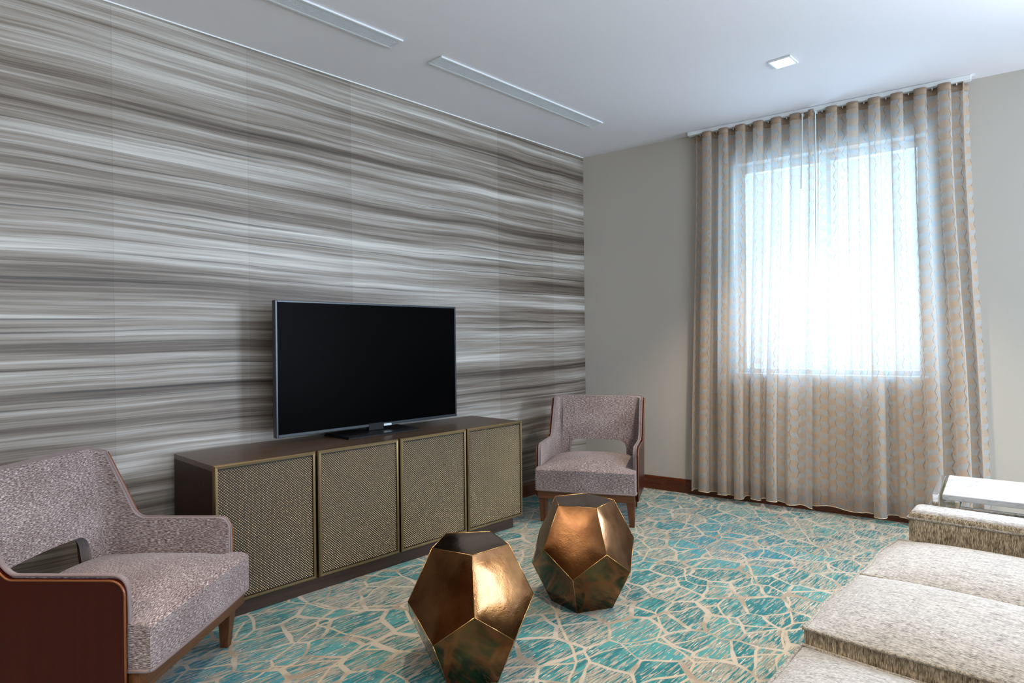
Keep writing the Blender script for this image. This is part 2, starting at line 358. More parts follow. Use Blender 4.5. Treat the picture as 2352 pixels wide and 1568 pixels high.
RM = Matrix(((0, -1, 0, XR), (1, 0, 0, 0), (0, 0, 1, 0), (0, 0, 0, 1)))   # s -> y, off -> -x
W3 = (-2.4, 2.6, 0.85, 2.45); W4 = (3.75, 5.15, 0.30, 2.50)
struct('wall_right', wall_with_holes(yc(XR), [W3, W4], RM, YN), GREY)
struct('wall_near', bbox(XL, XR, YN - T, YN, 0, ZC), BROWNWALL)

def window(name, W, mx):
    s0, s1, z0, z1 = W; f = 0.055; mid = (s0 + s1) / 2; d0, d1 = -0.17, -0.11
    bm = bmesh.new()
    box(bm, s0, s0 + f, d0, d1, z0, z1, mx); box(bm, s1 - f, s1, d0, d1, z0, z1, mx)
    box(bm, s0 + f, s1 - f, d0, d1, z0, z0 + f, mx); box(bm, s0 + f, s1 - f, d0, d1, z1 - f, z1, mx)
    o = struct(name, bm, FRAMEW, bevel=0.004)
    obj('mullion', bbox(mid - 0.035, mid + 0.035, d0 + 0.002, d1 - 0.002, z0 + f, z1 - f, mx=mx), FRAMEW, o, bevel=0.004)
    for a, b in ((s0 + f, mid - 0.035), (mid + 0.035, s1 - f)):
        obj('pane', bbox(a, b, -0.143, -0.138, z0 + f, z1 - f, mx=mx), GLASS, o)
    obj('window_sill', bbox(s0 + 0.001, s1 - 0.001, d1, 0.012, z0, z0 + 0.022, mx=mx), FRAMEW, o, bevel=0.004)
    return o
window('window_1', W1, WM); window('window_2', W2, WM); window('window_3', W3, RM); window('window_4', W4, RM)

def baseboard(name, a, b, mx, m):
    bm = bmesh.new(); pr = [(0, 0), (0.014, 0), (0.014, 0.085), (0.010, 0.095), (0.009, 0.100), (0.006, 0.106), (0, 0.106)]
    prism(bm, [mx @ Vector((a, o, z)) for o, z in pr], [mx @ Vector((b, o, z)) for o, z in pr]); return struct(name, bm, m)
LM = Matrix(((0, 1, 0, XL), (1, 0, 0, 0), (0, 0, 1, 0), (0, 0, 0, 1)))
baseboard('baseboard_left', YN, CORNER.y + 0.002, LM, REDWOOD)
baseboard('baseboard_far', 0.016, LEN - 0.02, WM, REDWOODX)
# thin pale bead where wallpaper meets ceiling
struct('trim_1', bbox(XL, XL + 0.006, YN, CORNER.y, ZC - 0.006, ZC), WHITE)

# ------------------------------------------------------------------ credenza
def credenza():
    x1, xb = -2.756, -3.235; y0, y1 = 1.056, 2.975; z0, z1 = 0.075, 0.681
    t = thing('credenza', 'long low dark walnut credenza with four woven brass mesh doors under the television', 'cabinet', ((x1 + xb) / 2, (y0 + y1) / 2, 0))
    ox, oy = (x1 + xb) / 2, (y0 + y1) / 2
    X = lambda v: v - ox; Y = lambda v: v - oy
    xd = x1 - 0.024
    obj('top', bbox(X(xb), X(xd), Y(y0), Y(y1), z1 - 0.025, z1 - 0.001), WALNUT, t, bevel=0.0015)
    for ya, yb in ((y0, y0 + 0.022), (y1 - 0.022, y1)):
        obj('side_panel', bbox(X(xb), X(xd), Y(ya), Y(yb), z0, z1 - 0.025), WALNUTZ, t, bevel=0.0015)
    obj('bottom_panel', bbox(X(xb), X(xd), Y(y0 + 0.022), Y(y1 - 0.022), z0, z0 + 0.022), PLINTH, t)
    obj('back_panel', bbox(X(xb), X(xb + 0.012), Y(y0 + 0.022), Y(y1 - 0.022), z0 + 0.022, z1 - 0.025), PLINTH, t)
    obj('plinth', bbox(X(xb + 0.02), X(x1 - 0.046), Y(y0 + 0.046), Y(y1 - 0.046), 0.0, z0), PLINTH, t, bevel=0.002)
    gap = 0.011; dw = (y1 - y0 - 3 * gap) / 4; fb = 0.0155; hz = z1 - z0
    # shared door meshes, local origin at door lower corner
    def frame_bm():
        bm = bmesh.new(); d = 0.022; c = 0.005
        O = [(0, 0), (dw, 0), (dw, hz), (0, hz)]; I = [(fb, fb), (dw - fb, fb), (dw - fb, hz - fb), (fb, hz - fb)]
        for k in range(4):
            a, b = O[k], O[(k + 1) % 4]; ai, bi = I[k], I[(k + 1) % 4]
            def P(p, x): return (x, p[0], p[1])
            am = tuple(p + (q - p) * 0.35 for p, q in zip(a, ai)); bm_ = tuple(p + (q - p) * 0.35 for p, q in zip(b, bi))
            prism(bm, [P(a, 0), P(a, d - c), P(am, d), P(ai, d - 0.001), P(ai, 0)], [P(b, 0), P(b, d - c), P(bm_, d), P(bi, d - 0.001), P(bi, 0)])
        return bm
    def screen_bm():
        # woven sheet: flattened beads on a staggered lattice standing in front of the dark back
        bm = bmesh.new(); px, pz = 0.0127, 0.0118; r = 0.0034
        w_, h_ = dw - 2 * fb, hz - 2 * fb; nx = int(w_ / px); nz = int(h_ / pz)
        for j in range(2 * nz):
            for i in range(nx + 1):
                y = fb + 0.004 + i * px + (px / 2 if j % 2 else 0); z = fb + 0.005 + j * pz / 2
                if y > dw - fb - 0.004 or z > hz - fb - 0.004: continue
                ring = [bm.verts.new((0.0125, y + r * 1.08 * math.cos(k * PI / 3 + 0.3), z + r * 0.95 * math.sin(k * PI / 3 + 0.3))) for k in range(6)]
                top = [bm.verts.new((0.0158, y + r * 0.34 * math.cos(k * PI / 3 + 0.3), z + r * 0.32 * math.sin(k * PI / 3 + 0.3))) for k in range(6)]
                bm.faces.new(top)
                for k in range(6): bm.faces.new((ring[k], ring[(k + 1) % 6], top[(k + 1) % 6], top[k]))
        return bm
    proto = None
    for k in range(4):
        yy = y0 + k * (dw + gap)
        if not proto:
            d = obj('door', bbox(0.004, 0.0125, fb * 0.5, dw - fb * 0.5, fb * 0.5, hz - fb * 0.5), BACKING, t)
            f = obj('door_frame', frame_bm(), BRASS, d); s = obj('mesh_screen', screen_bm(), BEAD, d, smooth=True, kind='stuff'); proto = (d, f, s)
        else:
            d, f, s = [p.copy() for p in proto]
            for p in (d, f, s): C.objects.link(p)
            d.parent = t; f.parent = d; s.parent = d
        d.location = (X(xd), Y(yy), z0)
credenza()

# ------------------------------------------------------------------ television
def television():
    zc = 0.680; yc_ = 2.085; xf = -3.07
    t = thing('television', 'black flat screen television on a stand on the credenza', 'television', (xf - 0.02, yc_, zc))
    y0, y1, z0, z1 = 1.484 - yc_, 2.694 - yc_, 0.716 - zc, 1.418 - zc
    b = 0.011; bb = 0.016; bm = bmesh.new(); fx = 0.02; dx = -0.016
    box(bm, dx, fx, y0, y0 + b, z0, z1); box(bm, dx, fx, y1 - b, y1, z0, z1)
    box(bm, dx, fx, y0 + b, y1 - b, z0, z0 + bb); box(bm, dx, fx, y0 + b, y1 - b, z1 - b, z1)
    obj('bezel', bm, BEZEL, t, bevel=0.002)
    obj('screen', bbox(fx - 0.012, fx - 0.003, y0 + b, y1 - b, z0 + bb, z1 - b), SCREEN, t)
    bm = bmesh.new(); prism(bm, [(dx, y0 + 0.01, z0 + 0.01), (dx, y1 - 0.01, z0 + 0.01), (dx, y1 - 0.01, z1 - 0.01), (dx, y0 + 0.01, z1 - 0.01)],
                            [(dx - 0.035, y0 + 0.12, z0 + 0.06), (dx - 0.035, y1 - 0.12, z0 + 0.06), (dx - 0.035, y1 - 0.12, z1 - 0.12), (dx - 0.035, y0 + 0.12, z1 - 0.12)])
    obj('back_shell', bm, TVBLK, t)
    obj('stand_neck', bbox(-0.012, 0.022, -0.055, 0.045, 0.014, z0 + 0.02), TVBLK, t, bevel=0.003)
    bm = bmesh.new(); prism(bm, [(-0.10, -0.275, 0.001), (0.145, -0.265, 0.001), (0.145, 0.225, 0.001), (-0.10, 0.235, 0.001)],
                            [(-0.09, -0.262, 0.016), (0.138, -0.256, 0.012), (0.138, 0.216, 0.012), (-0.09, 0.222, 0.016)])
    obj('stand_base', bm, TVBLK, t, bevel=0.003)
    obj('badge', bbox(fx - 0.001, fx + 0.004, 0.045, 0.098, z0 - 0.003, z0 + 0.009), BADGE, t)
television()

# ------------------------------------------------------------------ armchairs
def armchair_meshes():
    xf, xs, xe, rc, hw = -0.07, -0.435, -0.50, 0.075, 0.333
    xbk = -0.60
    ZA, ZB = 0.503, 0.782
    def lean(x, z): return -0.085 * max(0.0, z - 0.25) / 0.53 * smooth(-0.34, -0.52, x) if False else -0.085 * max(0.0, z - 0.25) / 0.53 * smooth(0.34, 0.52, -x)
    # columns: (x, y, nx, ny, ztop, zbot)
    half = []
    for k in range(7): # rounded front upper corner
        a = k / 6 * PI / 2; half.append((xf - 0.045 * (1 - math.cos(a)), hw, 0, 1, ZA - 0.045 + 0.045 * math.sin(a)))
    for k in range(1, 8): half.append((xf - 0.045 + (xs + 0.03 - xf + 0.045) * k / 7, hw, 0, 1, ZA))
    for k in range(1, 13):
        u = k / 12; x = xs + 0.03 + (xe - xs - 0.03) * u
        z = ZA + (ZB - 0.012 - ZA) * (u ** 2.0 if u < 0.35 else None or (0.1225 + (u - 0.35) * (1 - 0.1225) / 0.65))
        half.append((x, hw, 0, 1, z))
    for k in range(1, 9):
        a = k / 8 * PI / 2; half.append((xbk + rc - rc * math.sin(a), hw - rc + rc * math.cos(a), -math.sin(a), math.cos(a), ZB - 0.012 + 0.012 * smooth(0, 4, k)))
    yh, rh = 0.205, 0.055
    ys = [0.2185, 0.2150, 0.2075, 0.2045] + [yh - rh + rh * math.cos(k / 6 * PI / 2) for k in range(1, 7)] + [0.11, 0.075, 0.04, 0.0]
    def zhole(y, grow=0.0):
        y = abs(y); top = grow + 0.478 - 0.25 * (y * y) * 0.9
        if y > 0.2055: return None
        if y > yh - rh: return top - rh + math.sqrt(max(0, rh * rh - (y - (yh - rh)) ** 2))
        return top
    for y in ys: half.append((xbk, y, -1, 0, ZB))
    full = half + [(x, -y, nx, -ny, z) for x, y, nx, ny, z in reversed(half[:-1])]
    arc = [0.0]
    for a, b in zip(full, full[1:]): arc.append(arc[-1] + math.hypot(a[0] - b[0], a[1] - b[1]))
    def sheet(o0, o1f, zb0, dz, rows=12, grow=0.0):
        """closed sheet between offset o0 and o1f(i) inward from the outer surface"""
        bm = bmesh.new(); uvl = bm.loops.layers.uv.new('UVMap'); V = {}; UV = {}
        n = len(full)
        for i, (x, y, nx, ny, zt) in enumerate(full):
            zh = zhole(y * (0.955 if grow else 1), grow) if x <= xbk + 1e-6 else None; zb = zb0 if zh is None else zh; zt_ = zt + dz
            for j in range(rows + 1):
                z = zb + (zt_ - zb) * j / rows
                for s in (0, 1):
                    o = o1f(x, y, z) if s else o0
                    e = max(0.0, 1 - (zt_ - z) / 0.03) if s else 0
                    px = x - nx * o; py = y - ny * o
                    v = bm.verts.new((px + lean(x, z), py, z)); V[i, j, s] = v; UV[v] = (arc[i], z + (0 if s else 0.9))
        def face(a):
            f = bm.faces.new([V[k] for k in a])
            for lp in f.loops: lp[uvl].uv = UV[lp.vert]
        for i in range(n - 1):
            for j in range(rows):
                for s in (0, 1): face([(i, j, s), (i + 1, j, s), (i + 1, j + 1, s), (i, j + 1, s)])
            face([(i, 0, 0), (i + 1, 0, 0), (i + 1, 0, 1), (i, 0, 1)]); face([(i, rows, 0), (i + 1, rows, 0), (i + 1, rows, 1), (i, rows, 1)])
        for i in (0, n - 1):
            for j in range(rows): face([(i, j, 0), (i, j + 1, 0), (i, j + 1, 1), (i, j, 1)])
        return bm
    def thick(x, y, z):
        # arms slim, back plump
        return 0.032 + 0.036 * smooth(0.50, 0.60, -x) * (0.75 + 0.5 * math.sin(PI * min(1, max(0, (z - 0.42) / 0.38))))
    R = {}
    R['wood_shell'] = (sheet(0.0, lambda x, y, z: 0.016, 0.166, -0.004, grow=0.018), MAHOG, dict(autosm=35, bevel=0.003))
    R['backrest'] = (sheet(0.017, thick, 0.23, 0.004), CHENILLE, dict(autosm=50, bevel=0.008, seg=3))
    bm = bmesh.new(); pts = [(x - nx * 0.015 + lean(x, zt), y - ny * 0.015, zt + 0.004) for x, y, nx, ny, zt in full]
    pts = [(pts[0][0] + 0.002, pts[0][1], 0.23 + (pts[0][2] - 0.23) * k / 5) for k in range(5)] + pts + [(pts[-1][0] + 0.002, pts[-1][1], 0.23 + (pts[-1][2] - 0.23) * (4 - k) / 5) for k in range(5)]
    tube(bm, pts, 0.0045, 6); R['piping'] = (bm, CHENILLE_P, dict(smooth=True))
    bm = bmesh.new(); pe = [(x + nx * 0.0 + lean(x, zt), y + ny * 0.0, zt - 0.006) for x, y, nx, ny, zt in full]
    pe = [(pe[0][0], pe[0][1], 0.172 + (pe[0][2] - 0.172) * k / 5) for k in range(5)] + pe + [(pe[-1][0], pe[-1][1], 0.172 + (pe[-1][2] - 0.172) * (4 - k) / 5) for k in range(5)]
    tube(bm, pe, 0.0036, 6); R['edge_band'] = (bm, EDGEWOOD, dict(smooth=True))
    # seat: T-shaped cushion
    bm = bmesh.new(); uvl = bm.loops.layers.uv.new('UVMap'); rowsx = [0.0, -0.012, -0.035, -0.060, -0.0735, -0.0745, -0.10, -0.15, -0.20, -0.26, -0.32, -0.38, -0.44, -0.50, -0.535]; ny = 20
    V = {}; UV = {}
    for i, x in enumerate(rowsx):
        hw_ = 0.322 if x > -0.074 else 0.297
        for j in range(ny + 1):
            t_ = -1 + 2 * j / ny; yn = math.copysign(1 - (1 - abs(t_)) ** 1.35, t_)
            bul = 0.016 * (1 - yn * yn) if i == 0 else 0
            zz = 0.352 + 0.05 * (1 - abs(yn) ** 2.6) * smooth(0.0, 0.16, -x) * (1 - 0.55 * smooth(0.34, 0.54, -x)) + 0.012 * smooth(0, 0.02, -x) + 0.008 * (1 - yn * yn)
            for s, z in ((1, zz), (0, 0.222)):
                v = bm.verts.new((x + (bul if s else bul * 0.4), yn * hw_, z)); V[i, j, s] = v; UV[v] = (yn * 0.322, -x + 2 + (0 if s else -0.14))
    def face(a):
        f = bm.faces.new([V[k] for k in a])
        for lp in f.loops: lp[uvl].uv = UV[lp.vert]
        return f
    nI = len(rowsx)
    for i in range(nI - 1):
        for j in range(ny):
            for s in (0, 1): face([(i, j, s), (i + 1, j, s), (i + 1, j + 1, s), (i, j + 1, s)])
        for j in (0, ny):
            f = face([(i, j, 0), (i + 1, j, 0), (i + 1, j, 1), (i, j, 1)])
            for lp in f.loops: lp[uvl].uv = (lp.vert.co.x, lp.vert.co.z)
    for i in (0, nI - 1):
        for j in range(ny): face([(i, j, 0), (i, j + 1, 0), (i, j + 1, 1), (i, j, 1)])
    R['seat'] = (bm, CHENILLE, dict(autosm=50, bevel=0.018, seg=4))
    bm = bmesh.new(); tube(bm, [(-0.072, -0.322, 0.223), (-0.012, -0.322, 0.223), (0.0, -0.312, 0.223)] + [(0.0055 * (1 - (k / 8) ** 2), 0.312 * k / 8, 0.223) for k in range(-7, 8)] + [(0.0, 0.312, 0.223), (-0.012, 0.322, 0.223), (-0.072, 0.322, 0.223)], 0.006, 6)
    R['seat_piping'] = (bm, CHENILLE_P, dict(smooth=True))
    # apron frame
    bm = bmesh.new(); box(bm, -0.045, -0.015, -0.314, 0.314, 0.166, 0.219); box(bm, -0.565, -0.535, -0.28, 0.28, 0.166, 0.219)
    box(bm, -0.535, -0.045, -0.314, -0.286, 0.166, 0.219); box(bm, -0.535, -0.045, 0.286, 0.314, 0.166, 0.219)
    R['apron'] = (bm, APRON, dict(bevel=0.002))
    def leg(sx, sy):
        bm = bmesh.new(); rear = sx < 0; x0 = -0.072 if not rear else -0.53; y0 = sy * (0.285 if not rear else 0.26)
        a, b = 0.027, 0.0155
        dx = -0.06 if rear else -0.010; dy = sy * (0.006 if not rear else 0.0)
        prism(bm, [(x0 + dx + i * b, y0 + dy + j * b, 0.0) for i, j in ((-1, -1), (1, -1), (1, 1), (-1, 1))], [(x0 + i * a, y0 + j * a, 0.166) for i, j in ((-1, -1), (1, -1), (1, 1), (-1, 1))])
        return bm
    R['legs'] = [leg(1, 1), leg(1, -1), leg(-1, 1), leg(-1, -1)]
    return R
CHENILLE_P = CHENILLE; EDGEWOOD = mat('highlight_edge_wood', srgb(110, 62, 30), 0.25)  # lighter brown rim paints the edge highlight along the wood shell
def armchair(loc, rot, label):
    t = thing('armchair', label, 'chair', (*loc, 0), rot, 'mauve barrel armchairs')
    R = armchair_meshes()
    for k in ('wood_shell', 'edge_band', 'backrest', 'piping', 'seat', 'seat_piping', 'apron'):
        bm, m, kw = R[k]; obj(k, bm, m, t, **kw)
    for bm in R['legs']: obj('leg', bm, LEGWOOD, t, bevel=0.003)
    return t
def dup(root, loc, rot, label):
    r = root.copy(); C.objects.link(r); r.location = (*loc, 0); r.rotation_euler = (0, 0, rot); r['label'] = label
    for ch in root.children:
        c = ch.copy(); C.objects.link(c); c.parent = r
    return r
ch = armchair((-2.3055, 0.853), math.radians(41.4), 'mauve chenille armchair in the near left corner, its mahogany side panel facing us')
dup(ch, (-2.455, 3.225), math.radians(-62.8), 'mauve chenille armchair standing in the room corner between credenza and curtains')

# ------------------------------------------------------------------ faceted bronze tables
def dodeca():
    phi = (1 + 5 ** 0.5) / 2; a = 0.171
    R1 = a / (2 * math.sin(PI / 5)); R2 = R1 * phi; hh, zu, zl = 0.4597, 0.2835, 0.1778   # a dodecahedron drawn out a little in height
    top = [Vector((R1 * math.cos(k * 2 * PI / 5), R1 * math.sin(k * 2 * PI / 5), hh)) for k in range(5)]
    u = [Vector((R2 * math.cos(k * 2 * PI / 5), R2 * math.sin(k * 2 * PI / 5), zu)) for k in range(5)]
    l = [Vector((R2 * math.cos((k + .5) * 2 * PI / 5), R2 * math.sin((k + .5) * 2 * PI / 5), zl)) for k in range(5)]
    b = [Vector((R1 * math.cos((k + .5) * 2 * PI / 5), R1 * math.sin((k + .5) * 2 * PI / 5), 0)) for k in range(5)]
    faces = [top, b[::-1]]
    for k in range(5):
        n = (k + 1) % 5; faces.append([top[k], u[k], l[k], u[n], top[n]]); faces.append([b[k], b[n], l[n], u[n], l[k]])
    ctr = Vector((0, 0, hh / 2)); edges = set()
    bm = bmesh.new(); S = 9
    for f in faces:
        c = sum(f, Vector()) / 5; nrm = (c - ctr).normalized(); pil = 0.0045
        if f is faces[0]: pil = 0.002
        if f is faces[1]: pil = 0.0
        for k in range(5):
            p, q = f[k], f[(k + 1) % 5]; edges.add(tuple(sorted((tuple(round(x, 5) for x in p), tuple(round(x, 5) for x in q)))))
            grid = []
            for i in range(S + 1):
                row = []
                for j in range(i + 1):
                    t_ = i / S; P = c + ((p + (q - p) * (j / i if i else 0)) - c) * t_
                    P = P + nrm * pil * (1 - t_ ** 2.6); row.append(bm.verts.new(P))
                grid.append(row)
            for i in range(S):
                for j in range(i + 1):
                    bm.faces.new((grid[i][j], grid[i + 1][j], grid[i + 1][j + 1]))
                    if j < i: bm.faces.new((grid[i][j], grid[i + 1][j + 1], grid[i][j + 1]))
    bmesh.ops.remove_doubles(bm, verts=bm.verts[:], dist=2e-5)
    em = bmesh.new()
    for p, q in edges:
        p, q = Vector(p), Vector(q)
        if p.z < 0.001 and q.z < 0.001: continue
        sh = [0.0013 if v.z > 0.001 else 0 for v in (p, q)]
        tube(em, [p, (p + q) / 2, q], 0.0014, 6)
    return bm, em, hh
def bronze_table(loc, rot, label):
    bm, em, hh = dodeca()
    t = thing('faceted_side_table', label, 'side table', (*loc, 0), rot, 'bronze faceted side tables')
    obj('body', bm, BRONZE, t, autosm=25); obj('edge_seam', em, GOLD, t, smooth=True)
    return t
bronze_table((-1.7215, 1.567), math.radians(32.6), 'bronze faceted side table nearer to us, its right facet gleaming white')
bronze_table((-1.777, 2.3184), math.radians(44.5), 'bronze faceted side table with gold front facet before the corner armchair')

# ------------------------------------------------------------------ sofa
def cushion(lx, ly, z0, z1, crown, nx=22, ny=22, mats=True, edge_soft=0.02, wob=0.0, seed=0):
    bm = bmesh.new(); V = {}; rnd = random.Random(seed)
    f = lambda t: math.copysign(1 - (1 - abs(t)) ** 1.5, t)
    for i in range(nx + 1):
        for j in range(ny + 1):
            a, b = f(-1 + 2 * i / nx), f(-1 + 2 * j / ny)
            cr = crown * ((1 - abs(a) ** 3.4) * (1 - abs(b) ** 3.4)) ** 0.8
            x, y = a * lx / 2, b * ly / 2
            x += wob * math.sin(b * 4.2 + seed) * abs(a) ** 6 * math.copysign(1, a); y += wob * math.sin(a * 3.6 + seed * 2) * abs(b) ** 6 * math.copysign(1, b)
            V[i, j, 1] = bm.verts.new((x, y, z1 + cr)); V[i, j, 0] = bm.verts.new((x, y, z0))
    for i in range(nx):
        for j in range(ny):
            bm.faces.new([V[k] for k in ((i, j, 1), (i + 1, j, 1), (i + 1, j + 1, 1), (i, j + 1, 1))])
            bm.faces.new([V[k] for k in ((i, j, 0), (i, j + 1, 0), (i + 1, j + 1, 0), (i + 1, j, 0))])
    loop = [(i, 0) for i in range(nx)] + [(nx, j) for j in range(ny)] + [(i, ny) for i in range(nx, 0, -1)] + [(0, j) for j in range(ny, 0, -1)]
    for p, q in zip(loop, loop[1:] + loop[:1]):
        fc = bm.faces.new([V[(*p, 0)], V[(*q, 0)], V[(*q, 1)], V[(*p, 1)]]); fc.material_index = 1
    pts = [V[(*p, 1)].co.copy() for p in loop]
    return bm, pts
def sofa():
    t = thing('sofa', 'long pale tweed sofa with piped seat cushions at the right edge', 'sofa', (-0.10, 1.85, 0))
    ox, oy = -0.10, 1.85
    def place(o, x, y, rz=0): o.location = (x - ox, y - oy, 0); o.rotation_euler = (0, 0, rz)
    def cush(x0, x1, y0, y1, z0, z1, crown, seed, rz=0, name='seat_cushion', wob=0.006, pip=0.0052, bottom=True, bev=0.012, drop=-0.001):
        bm, pts = cushion(x1 - x0, y1 - y0, z0, z1, crown, wob=wob, seed=seed)
        if name == 'arm':   # firm upholstered slab with generously rounded edges
            bm.free(); bm = bbox(-(x1 - x0) / 2, (x1 - x0) / 2, -(y1 - y0) / 2, (y1 - y0) / 2, z0, z1)
            for f in bm.faces: f.material_index = 0 if f.calc_center_median().z > z1 - 0.001 else 1
        o = obj(name, bm, [TWEED, TWEEDV], t, autosm=60, bevel=bev, seg=4); place(o, (x0 + x1) / 2, (y0 + y1) / 2, rz)
        pm = bmesh.new(); tube(pm, [p - Vector((0, 0, drop)) for p in pts], pip, 6, closed=True)
        if bottom: tube(pm, [Vector((p.x, p.y, z0)) for p in pts], pip, 6, closed=True)
        obj('piping', pm, TWEEDP, o, smooth=True)
        return o
    cush(-0.618, 0.12, 2.295, 2.785, 0.30, 0.414, 0.046, 1)
    cush(-0.618, 0.12, 1.768, 2.288, 0.31, 0.416, 0.050, 2)
    cush(-0.612, 0.12, 0.960, 1.760, 0.28, 0.370, 0.044, 3)
    a = cush(-0.580, 0.42, 2.792, 2.950, 0.10, 0.537, 0.008, 4, math.radians(2.0), 'arm', 0.0, 0.0045, bottom=False, bev=0.030, drop=0.030)
    cush(-0.568, 0.42, 0.790, 0.945, 0.10, 0.520, 0.008, 5, 0, 'arm', 0.0, 0.0045, bottom=False, bev=0.030, drop=0.030)
    bk = obj('back', bbox(0.14, 0.42, 0.96 - oy, 2.785 - oy, 0.10, 0.74), TWEEDV, t, bevel=0.03, seg=3); bk.location = (-ox, 0, 0)
    bs = obj('base', bbox(-0.56, 0.14, 0.96 - oy, 2.785 - oy, 0.10, 0.275), TWEEDV, t, bevel=0.01); bs.location = (-ox, 0, 0)
    for x in (-0.5, 0.36):
        for y in (0.88, 2.84):
            l = obj('leg', bbox(-0.025, 0.025, -0.025, 0.025, 0.0, 0.10), LEGWOOD, t, bevel=0.003); place(l, x, y)
TWEEDP = m_tweed('sofa_piping', (260, 260, 260), (srgb(100, 95, 86), srgb(152, 146, 136), srgb(184, 180, 170)))
sofa()

# ------------------------------------------------------------------ marble side table
def marble_table():
    rz = math.radians(6.0)
    t = thing('marble_side_table', 'side table with white marble slab on chrome frame behind the sofa arm', 'side table', (-0.498, 2.975, 0), rz)
    L, D, zt = 0.62, 0.43, 0.572
    obj('tabletop', bbox(0, L, 0, D, zt - 0.022, zt), MARBLE, t, bevel=0.003)
    # end frames of flat chrome bar, standing just outside the slab
    for x in (-0.034, L + 0.012):
        bm = bmesh.new(); b = 0.022
        box(bm, x, x + b, 0.0, b * 0.7, 0.0, zt - 0.004); box(bm, x, x + b, D - b * 0.7, D, 0.0, zt - 0.004)
        box(bm, x, x + b, b * 0.7, D - b * 0.7, zt - 0.016, zt - 0.004); box(bm, x, x + b, b * 0.7, D - b * 0.7, 0.0, 0.012)
        obj('end_frame', bm, CHROME, t, bevel=0.0015)
    bm = bmesh.new()
    for y in (0.012, D - 0.034):
        box(bm, 0.055, L - 0.055, y, y + 0.020, zt - 0.064, zt - 0.046)
        box(bm, 0.040, 0.055, y, y + 0.020, zt - 0.085, zt - 0.022); box(bm, L - 0.055, L - 0.040, y, y + 0.020, zt - 0.085, zt - 0.022)
    for x in (0.040, L - 0.055): box(bm, x, x + 0.015, 0.032, D - 0.034, zt - 0.085, zt - 0.070)
    box(bm, -0.012, 0.040, D / 2 - 0.01, D / 2 + 0.01, zt - 0.085, zt - 0.072); box(bm, L - 0.040, L + 0.012, D / 2 - 0.01, D / 2 + 0.01, zt - 0.085, zt - 0.072)
    obj('support_rail', bm, CHROME, t, bevel=0.001)
marble_table()

